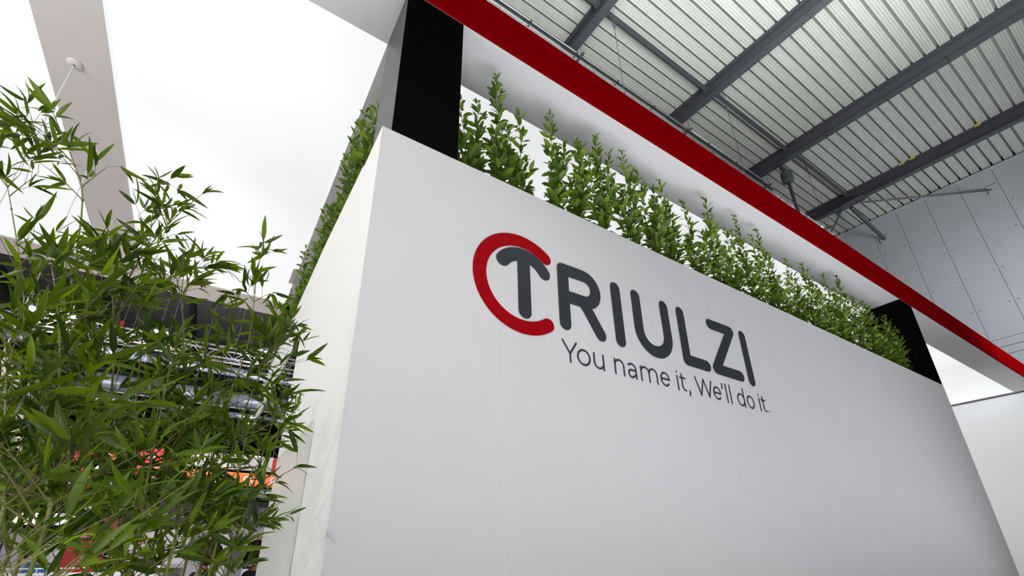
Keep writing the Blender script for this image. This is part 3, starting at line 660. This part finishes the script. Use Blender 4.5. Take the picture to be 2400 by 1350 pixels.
#BG0
# ------------------------------------------------------------------ people
def skin_mesh(name, verts, edges, radii, m, root=0, sub=2):
    me = bpy.data.meshes.new('tmp'); me.from_pydata(verts, edges, []); o = bpy.data.objects.new('tmp', me); COL.objects.link(o)
    s = o.modifiers.new('skin', 'SKIN'); s.use_smooth_shade = True
    for i, r in enumerate(radii):
        rr = r if isinstance(r, tuple) else (r, r); me.skin_vertices[0].data[i].radius = rr
    me.skin_vertices[0].data[root].use_root = True
    u = o.modifiers.new('sub', 'SUBSURF'); u.levels = sub; u.render_levels = sub
    dg = bpy.context.evaluated_depsgraph_get(); out = bpy.data.meshes.new_from_object(o.evaluated_get(dg)); out.name = name
    out.materials.clear(); out.materials.append(M[m]); bpy.data.objects.remove(o); return out
def person(loc, rz, sc, label, top, bottom, hairm, hair_r, curly=False, mask=False, tie=False, lean=0.0, sub=2, arm_out=.0):
    t = thing('person', label, 'person', loc, rz); t.scale = (sc, sc, sc)
    # faces +y in its own frame; 1.72 tall
    V = [(0, 0, .95), (0, .0, 1.12), (0, -.01, 1.30), (0, -.01, 1.42), (0, .0, 1.50), (0, .015, 1.57)]; Rr = [(.15, .105), (.135, .095), (.155, .105), (.13, .08), (.052, .055), (.055, .06)]
    Ed = [(i, i+1) for i in range(5)]
    for s in (-1, 1):
        n = len(V); V += [(s*.17, -.01, 1.41), (s*(.23+arm_out), .01, 1.14), (s*(.21+arm_out), .16, .98), (s*(.19+arm_out), .22, .95)]; Rr += [.058, .043, .032, .026]
        Ed += [(3, n), (n, n+1), (n+1, n+2), (n+2, n+3)]
        h0 = n+3
        for k, (dx, L) in enumerate(((-.026, .075), (-.008, .085), (.010, .08), (.027, .062))):
            a = len(V); V += [(s*(.19+arm_out)+dx, .275, .945), (s*(.19+arm_out)+dx*1.1, .275+L, .925)]; Rr += [.010, .008]; Ed += [(h0, a), (a, a+1)]
        a = len(V); V += [(s*(.19+arm_out)-s*.045, .25, .955)]; Rr += [.010]; Ed += [(h0, a)]
        n = len(V); V += [(s*.09, 0, .90), (s*.10, .01, .50), (s*.10, -.02, .09), (s*.105, .10, .035)]; Rr += [.085, .058, .040, .036]
        Ed += [(0, n), (n, n+1), (n+1, n+2), (n+2, n+3)]
    me = skin_mesh('body', V, Ed, Rr, 'skin', 0, sub); body = mobj('body', me, t)
    # head: ellipsoid with brow, nose, chin, ears, eyes, mouth
    b = MB(); n0 = 0; seg, rings = 24, 18
    for i in range(rings+1):
        a = PI*i/rings
        for j in range(seg):
            th = 2*PI*j/seg; x, y, z = sin(a)*cos(th), sin(a)*sin(th), cos(a)
            w = .077*(1-.16*max(0, -z)); d = .097; hgt = .118
            yy = d*y
            if y > .3 and abs(x) < .22 and -.35 < z < .05: yy += .020*(1-abs(x)/.22)*(1-(z+.15)**2*8 if abs(z+.15) < .35 else 0)
            if y > .5 and .0 < z < .18 and .25 < abs(x) < .6: yy -= .008
            if y > .4 and z < -.62: yy += .008
            b.v.append(Vector((w*x, yy, hgt*z)))
    for i in range(rings):
        for j in range(seg): j2 = (j+1) % seg; b.f.append((i*seg+j, (i+1)*seg+j, (i+1)*seg+j2, i*seg+j2))
    for s in (-1, 1): b.ball((s*.078, -.005, -.005), .012, .02, .032, 8, 6)
    hd = b.obj('head', 'skin', t, smooth=True); hd.location = (0, .02, 1.66)
    for s in (-1, 1): MB().ball((s*.031, .079, .012), .013, .010, .008, 8, 6).obj('eye', 'cloth_black', hd, smooth=True)
    if mask:
        q = MB(); K = 8
        for i in range(K+1):
            for j in range(5):
                a = -1.15+2.3*i/K; z = -.075+.075*j/4
                r = .104+.014*sin(PI*j/4)-(.010 if j == 0 else 0); q.v.append(Vector((.80*r*sin(a), r*cos(a)*1.05+.008*cos(a), z)))
        for i in range(K):
            for j in range(4): a = i*5+j; q.f.append((a, a+1, a+6, a+5))
        q.obj('face_mask', 'mask_blue', hd, smooth=True)
    else: MB().ball((0, .086, -.058), .024, .008, .006, 8, 6).obj('mouth', 'tie_pink', hd, smooth=True)
    rnd = random.Random(5)
    h = MB()
    if curly:
        h.ball((0, -.035, .045), hair_r*.82, hair_r*.86, hair_r*.88, 18, 12)
        for k in range(260):
            a = rnd.uniform(0, 2*PI); e = rnd.uniform(-.75, PI/2); d = Vector((cos(a)*cos(e), sin(a)*cos(e), sin(e)))
            if d.y > .45 and d.z < .45: continue
            c = Vector((0, -.035, .045))+d*hair_r*.84; r = rnd.uniform(.018, .034)
            h.ball(c, r, r, r, 7, 5)
    else:
        h.ball((0, -.016, .028), .084, .094, .104, 16, 10)
        h.ball((0, -.05, -.03), .076, .06, .07, 12, 8)
    h.obj('hair', hairm, hd, smooth=not curly)
    # clothing: torso and sleeves, trousers as offset skins
    V2 = [(0, 0, .93), (0, .0, 1.12), (0, -.01, 1.30), (0, -.01, 1.43), (0, -.005, 1.475)]; R2 = [(.165, .12), (.15, .11), (.17, .12), (.145, .092), (.075, .07)]; E2 = [(0, 1), (1, 2), (2, 3), (3, 4)]
    for s in (-1, 1):
        n = len(V2); V2 += [(s*.172, -.01, 1.42), (s*(.23+arm_out), .01, 1.14), (s*(.212+arm_out), .14, .995)]; R2 += [.07, .056, .045]; E2 += [(3, n), (n, n+1), (n+1, n+2)]
    mobj('jacket' if tie else 'top', skin_mesh('top', V2, E2, R2, top, 0, sub), t)
    V3 = [(0, 0, .95)]; R3 = [(.16, .12)]; E3 = []
    for s in (-1, 1):
        n = len(V3); V3 += [(s*.09, 0, .88), (s*.10, .01, .50), (s*.10, -.02, .10)]; R3 += [.10, .074, .060]; E3 += [(0, n), (n, n+1), (n+1, n+2)]
    mobj('trousers', skin_mesh('trousers', V3, E3, R3, bottom, 0, sub), t)
    if tie:
        MB().prism([(-.05, 1.49), (.05, 1.49), (.012, 1.16), (-.012, 1.16)], .112, .128, 1).obj('shirt_front', 'shirt_white', t)
        MB().prism([(-.013, 1.47), (.013, 1.47), (.022, 1.2), (0, 1.16), (-.022, 1.2)], .128, .134, 1).obj('tie', 'tie_pink', t)
    return t
person((.26, 8.5, .0), R(118), 1.03, 'curly-haired person in black with a blue face mask beside the glass', 'cloth_black', 'cloth_black', 'hair', .185, curly=True, mask=True)
person((-1.02, 22.0, .30), R(168), 1.02, 'person in a dark suit and pink tie standing behind the white counter', 'cloth_navy', 'cloth_navy', 'hair_dark', .1, tie=True)
person((-4.26, 22.0, .30), R(60), .96, 'person in a grey top at the far left of the hall', 'cloth_grey', 'cloth_black', 'hair_dark', .1)
person((-3.88, 21.7, .30), R(200), .95, 'person in a blue and dark top beside the red poster wall', 'cloth_blue', 'cloth_black', 'hair_dark', .1)

# ------------------------------------------------------------------ far hall behind the bamboo
def text_mesh(s, size, m, ital=False, bold=0):
    cu = bpy.data.curves.new('t', 'FONT'); cu.body = s; cu.size = size; cu.extrude = .002; cu.offset = bold; cu.shear = .3 if ital else 0
    cu.align_x = 'LEFT'; o = bpy.data.objects.new('t', cu); COL.objects.link(o)
    dg = bpy.context.evaluated_depsgraph_get(); dg.update(); me = bpy.data.meshes.new_from_object(o.evaluated_get(dg)); bpy.data.objects.remove(o)
    me.materials.clear(); me.materials.append(M[m]); return me
def text(s, loc, size, m, parent, ital=False, bold=0, name='lettering'):
    o = mobj(name, text_mesh(s, size, m, ital, bold), parent, Matrix.Translation(loc) @ Matrix.Rotation(PI/2, 4, 'X')); return o
# lighting truss
t = thing('lighting_truss', 'aluminium lattice truss spanning behind the bamboo below the roof', 'truss', (0, 13, 6.35))
for dy in (0, .3):
    for dz in (0, .3): MB().tube([(-9, dy, dz), (4.2, dy, dz)], .025, 8).obj('chord', 'truss_aluminium', t, smooth=True)
x = -9; k = 0; bmz = MB().tube([(0, 0, 0), (.3, 0, .3)], .011, 5).mesh('diagonal', 'truss_aluminium'); bmy = MB().tube([(0, 0, 0), (.3, .3, 0)], .011, 5).mesh('diagonal', 'truss_aluminium')
while x < 4.1:
    for dy in (0, .3):
        o = mobj('diagonal', bmz, t); o.location = (x if k % 2 == 0 else x+.3, dy, 0); o.scale = (1 if k % 2 == 0 else -1, 1, 1)
    o = mobj('diagonal', bmy, t); o.location = (x if k % 2 == 0 else x+.3, 0, 0); o.scale = (1 if k % 2 == 0 else -1, 1, 1)
    x += .3; k += 1
for x, lab in ((-3.75, 'left of the bright flood lights on the truss'), (-3.30, 'second flood light from the left on the truss'), (-1.6, 'bright flood light on the truss over the middle of the bamboo'), (.60, 'bright flood light on the truss nearest the white side wall')):
    t = thing('flood_light', lab, 'light', (x, 12.9, 6.72), group='flood lights on the truss')
    MB().box(-.17, -.06, -.03, .17, .14, .07).obj('housing', 'steel_dark', t, bevel=.01)
    for dx in (-.085, .085): MB().box(dx-.07, -.068, -.045, dx+.07, .10, -.031).obj('lamp_face', 'flood_light', t)
    MB().tube([(-.18, .04, 0), (-.18, .04, -.1), (.18, .04, -.1), (.18, .04, 0)], .01, 5).obj('yoke', 'steel_dark', t)
    l = bpy.data.lights.new('flood', 'POINT'); l.energy = 22; l.shadow_soft_size = .1; l.color = (.93, 1, 1)
    lo = bpy.data.objects.new('flood', l); COL.objects.link(lo); lo.location = (x, 12.75, 6.55)
t = thing('chain_hoist', 'black and red chain hoist above the lighting truss', 'hoist', (-2.48, 13.15, 6.67))
MB().box(-.10, -.09, 0, .06, .09, .26).obj('motor', 'steel_dark', t, bevel=.02); MB().box(.06, -.06, -.05, .14, .06, .2).obj('chain_bag', 'hoist_red', t, bevel=.02)
MB().tube([(0, 0, .26), (0, 0, RZ(13.15)+DK-6.78)], .012, 5).obj('chain', 'wire_steel', t)
def duct(lab, xa, xb, y, z, r, m):
    t = thing('ventilation_duct', lab, 'duct', group='ducts of the far hall'); x = xa; k = 0
    while x < xb-.01:
        x1 = min(x+3, xb); MB().tube([(x, y, z), (x1-.02, y, z)], r, 20).obj('duct_section', m, t, smooth=True)
        MB().tube([(x1-.04, y, z), (x1, y, z)], r*1.06, 20).obj('duct_collar', m, t); x = x1
duct('large grey-blue round duct high behind the bamboo', -12, 5, 24, 8.45, .34, 'duct_blue')
duct('slimmer bright round duct just below the large one', -12, 5, 24, 7.72, .13, 'duct_silver')
duct('bright silver duct behind the lower orange sign', -12, 5, 24.5, 4.45, .20, 'duct_silver')
duct('dark round duct highest of the far ducts', -12, 5, 23, 9.4, .2, 'duct_blue')
# hanging signs
t = thing('hanging_sign', 'long red and white sign hung high over the far stands', 'sign', (0, 22, 0), group='signs of the far stands')
MB().box(-4.0, 0, 5.03, -1.12, .12, 5.62).obj('red_panel', 'banner_red', t)
MB().box(-3.25, -.01, 5.05, -2.25, 0, 5.6).obj('orange_glow_panel', 'banner_orange_glow', t)  # lit stretch of the red sign, painted as a brighter orange sheet
MB().box(-1.12, 0, 5.03, 1.92, .12, 5.62).obj('white_panel', 'banner_white', t)
MB().box(1.92, 0, 5.0, 2.6, .12, 5.62).obj('end_panel', 'banner_red', t)
text('MAPEI', (-3.08, -.02, 5.34), .27, 'print_white', t, bold=.012); text('SUPER', (-3.14, -.02, 5.10), .24, 'print_white', t); text('PER', (-2.0, -.02, 5.18), .2, 'print_white', t)
text('ER', (-.75, -.02, 5.12), .24, 'print_dark', t); text('TER', (.75, -.02, 5.12), .24, 'print_dark', t)
for pts in ([(-3.75, 5.45), (-3.55, 5.38), (-3.35, 5.45)], [(-3.75, 5.2), (-3.55, 5.1), (-3.35, 5.2)]):
    MB().tube([(a, -.01, z) for a, z in pts], .025, 5).obj('chevron', 'print_white', t)
for x in (-3.6, -1.1, 1.9): MB().tube([(x, .06, 5.6), (x, .06, RZ(22)+DK)], .015, 5).obj('hanger_wire', 'wire_steel', t)
t = thing('hanging_sign', 'lower orange sign with big white letters behind the bamboo', 'sign', (0, 20, 0), group='signs of the far stands')
MB().box(-2.42, 0, 4.17, 2.9, .12, 4.62).obj('orange_glow_panel', 'banner_orange_glow', t)
MB().box(-2.42, -.008, 4.17, -1.75, 0, 4.62).obj('red_panel', 'banner_red', t); MB().box(1.62, -.008, 4.17, 2.1, 0, 4.62).obj('red_panel', 'banner_red', t)
text('PER', (-1.5, -.02, 4.24), .38, 'print_white', t); text('OLVER', (-.4, -.02, 4.24), .38, 'print_white', t, ital=True); text('IUP', (1.72, -.02, 4.26), .26, 'print_white', t)
for x in (-2.2, 0, 2.2): MB().tube([(x, .06, 4.6), (x, .06, RZ(20)+DK)], .015, 5).obj('hanger_wire', 'wire_steel', t)
t = thing('hanging_sign', 'angular white sign with a red rim hung at the left of the hall', 'sign', (-3.45, 21, 0), group='signs of the far stands')
MB().prism([(-.35, 4.85), (.1, 4.85), (.0, 4.25), (-.45, 4.45)], 0, .1, 1).obj('red_panel', 'banner_red', t)
MB().prism([(.1, 4.2), (.42, 4.75), (.62, 4.6), (.62, 3.85), (.56, 3.85)], -.1, .0, 1).obj('white_panel', 'lit_panel', t)
MB().prism([(-.45, 4.42), (0.1, 4.2), (.56, 3.86), (.60, 3.72), (.1, 4.0), (-.45, 4.28)], -.12, .1, 1).obj('red_rim', 'banner_red', t)
for x in (-.3, .4): MB().tube([(x, -.02, 4.6), (x, -.02, RZ(21)+DK)], .012, 5).obj('hanger_wire', 'wire_steel', t)
for i, (x, z, w) in enumerate(((-4.93, 5.19, .22), (-3.3, 5.11, .26), (-3.25, 4.22, .30), (.62, 4.13, .22), (-3.3, 6.35, .25), (-.2, 6.35, .4), (1.24, 7.95, .3), (2.7, 3.74, .2))):
    t = thing('bay_lamp', ['small bay lamp at far left of the hall', 'oval bay lamp above the angular white sign', 'oval bay lamp below the angular white sign', 'small bay lamp above the louvred cabinet', 'bright bay lamp over the red sign letters', 'bright bay lamp over the white part of the sign', 'bay lamp high beside the white side wall', 'bay lamp low beside the white side wall'][i], 'lamp', (x, 18.5 if z > 6 else 19.4, 0), group='bay lamps of the far hall')
    yy = 18.5 if z > 6 else 19.4; k = yy/26; zz = 1.65+(z-1.65)*k; t.location.x = x*k
    MB().lathe([(0, zz+.12), (.06, zz+.1), (w*.55, zz), (w*.55, zz-.02)], 14).obj('reflector', 'steel_dark', t)
    MB().lathe([(w*.5, zz-.012), (0, zz-.03)], 14).obj('lamp_face', 'flood_light', t); MB().tube([(0, 0, zz+.1), (0, 0, RZ(yy)+DK-.03)], .008, 4).obj('wire', 'wire_steel', t)
# the stand opposite
K = 1.75
def zk(z): return 1.65+(z-1.65)*K
PL = .30
tag(MB().box(-7.5, 19.6, 0, 6.5, 28.8, PL).obj('stand_platform', 'stand_white'), 'low raised white platform under the stands across the aisle', 'platform')
t = thing('exhibition_stand', 'white stand with a dark lettered header behind the counter', 'stand', (0, 15*K, PL))
MB().box(-1.4*K, -.25, zk(2.54)-PL, 7, .25, zk(3.12)-PL).obj('header', 'print_dark', t)
for w, x, z, sz, it in (('MAPEI', -1.2, 2.86, .16, False), ('SUPERTEMPO', -1.25, 2.64, .17, True), ('MAPEI', .05, 2.78, .16, False), ('SUPER', .05, 2.6, .15, False)): text(w, (x*K, -.27, zk(z)-PL), sz*K, 'print_white', t, ital=it)
MB().box(-1.3*K, .1, .001, 7, .25, zk(2.54)-PL).obj('back_panel', 'stand_white', t)
for k in range(4):
    z = zk(2.2-k*.05)-PL; MB().prism([(-1.02*K, z), (-.86*K, z+.06), (-.86*K, z+.02), (-1.02*K, z-.04)], .08, .1, 1).obj('emblem_stripe', 'banner_red', t)
for x in (-1.25, -.55, .25, .95): MB().box(x*K-.04, -.2, .001, x*K+.04, -.05, zk(2.54)-PL).obj('upright', 'stand_white', t)
t = thing('poster_wall', 'red poster wall with white lettering and arrow shapes', 'poster', (0, 14.4*K, PL))
MB().box(-2.25*K, 0, .001, -1.28*K, .12, zk(2.58)-PL).obj('board', 'poster_red', t)
for w, x, z, sz in (('MAPEI', -1.9, 2.35, .09), ('SUPER', -2.02, 2.17, .12), ('SUPER', -1.66, 2.2, .09)): text(w, (x*K, -.01, zk(z)-PL), sz*K, 'print_white', t, ital=True)
for z in (2.3, 1.95, 1.6):
    z = zk(z)-PL
    MB().prism([(-1.30*K, z), (-1.30*K, z-.10), (-1.50*K, z-.30), (-1.54*K, z-.21)], -.012, -.002, 1).obj('arrow', 'print_white', t)
    MB().prism([(-1.54*K, z-.21), (-1.50*K, z-.12), (-1.30*K, z-.45), (-1.30*K, z-.56)], -.012, -.002, 1).obj('arrow', 'print_white', t)
t = thing('reception_counter', 'long white counter with a glass rail in front of the suited person', 'counter', (0, 11.5*K, PL))
MB().box(-3.2*K, -.3, .001, .15*K, .3, zk(1.50)-PL).obj('body', 'stand_white', t, bevel=.01)
MB().tube([(-3.2*K, -.25, zk(1.57)-PL), (.1*K, -.25, zk(1.57)-PL)], .018, 6).obj('rail', 'bright_pipe', t)
for x in (-2.9, -2.0, -1.0, -.1): MB().tube([(x*K, -.25, zk(1.5)-PL), (x*K, -.25, zk(1.57)-PL)], .02, 6).obj('rail_post', 'bright_pipe', t)
def louvre(x, y, w, z0, z1, lab):
    t = thing('louvred_cabinet', lab, 'cabinet', (x, y, 0), group='louvred cabinets')
    MB().box(-w/2, 0, 0, w/2, .3, z1).obj('carcass', 'unit_grey', t, bevel=.01); n = 14
    sl = MB().box(-w/2+.05, -.02, 0, w/2-.05, 0, .012).mesh('slat', 'steel_grey')
    for k in range(n): mobj('slat', sl, t, Matrix.Translation((0, 0, z0+(z1-z0-.05)*k/n)))
louvre(.22, 13.2, .42, 1.68, 2.24, 'tall grey louvred cabinet behind the curly-haired person')
louvre(-.12, 10.4, .36, 1.2, 1.62, 'low grey louvred cabinet at the end of the white counter')
t = thing('light_box', 'glowing white light box sign at far left of the hall', 'sign', (0, 16*K, PL)); MB().box(-3.6*K, 0, zk(2.5)-PL, -2.38*K, .12, zk(2.76)-PL).obj('lit_face', 'lit_panel', t); MB().box(-3.62*K, .02, zk(2.48)-PL, -2.36*K, .14, zk(2.78)-PL).obj('frame', 'steel_dark', t)
for x in (-3.58, -2.40): MB().box(x*K-.03, .04, .001, x*K+.03, .13, zk(2.48)-PL).obj('post', 'steel_dark', t)
t = thing('display_panel', 'white display panel with blue edge at far left', 'panel', (0, 16.3*K, 0)); MB().box(-3.75*K, 0, PL+.001, -2.5*K, .08, zk(2.42)).obj('board', 'stand_white', t); MB().box(-3.8*K, -.01, PL+.001, -3.75*K, .09, zk(2.42)).obj('edge', 'cloth_blue', t)
t = thing('round_tower', 'white rounded tower above the red poster wall', 'tower', (-2.27*K, 16.1*K, PL)); MB().tube([(0, 0, 0.001), (0, 0, zk(3.15)-PL)], .28, 24).obj('shaft', 'lit_panel', t, smooth=True); MB().box(.24, -.05, zk(2.4)-PL, .55, .05, zk(2.72)-PL).obj('side_flag', 'poster_red', t)
# planter of the bamboo
t = thing('bamboo_planter', 'long black planter at the foot of the bamboo', 'planter', (0, 0, 0))
MB().box(-1.5, 1.45, 0, .62-.1, 1.5, .5).box(-1.5, 2.55, 0, .52, 2.6, .5).box(-1.5, 1.5, 0, -1.45, 2.55, .5).box(.47, 1.5, 0, .52, 2.55, .5).obj('box', 'planter_black', t)
MB().box(-1.449, 1.501, .02, .469, 2.549, .49).obj('soil', 'soil', t)
#BG1
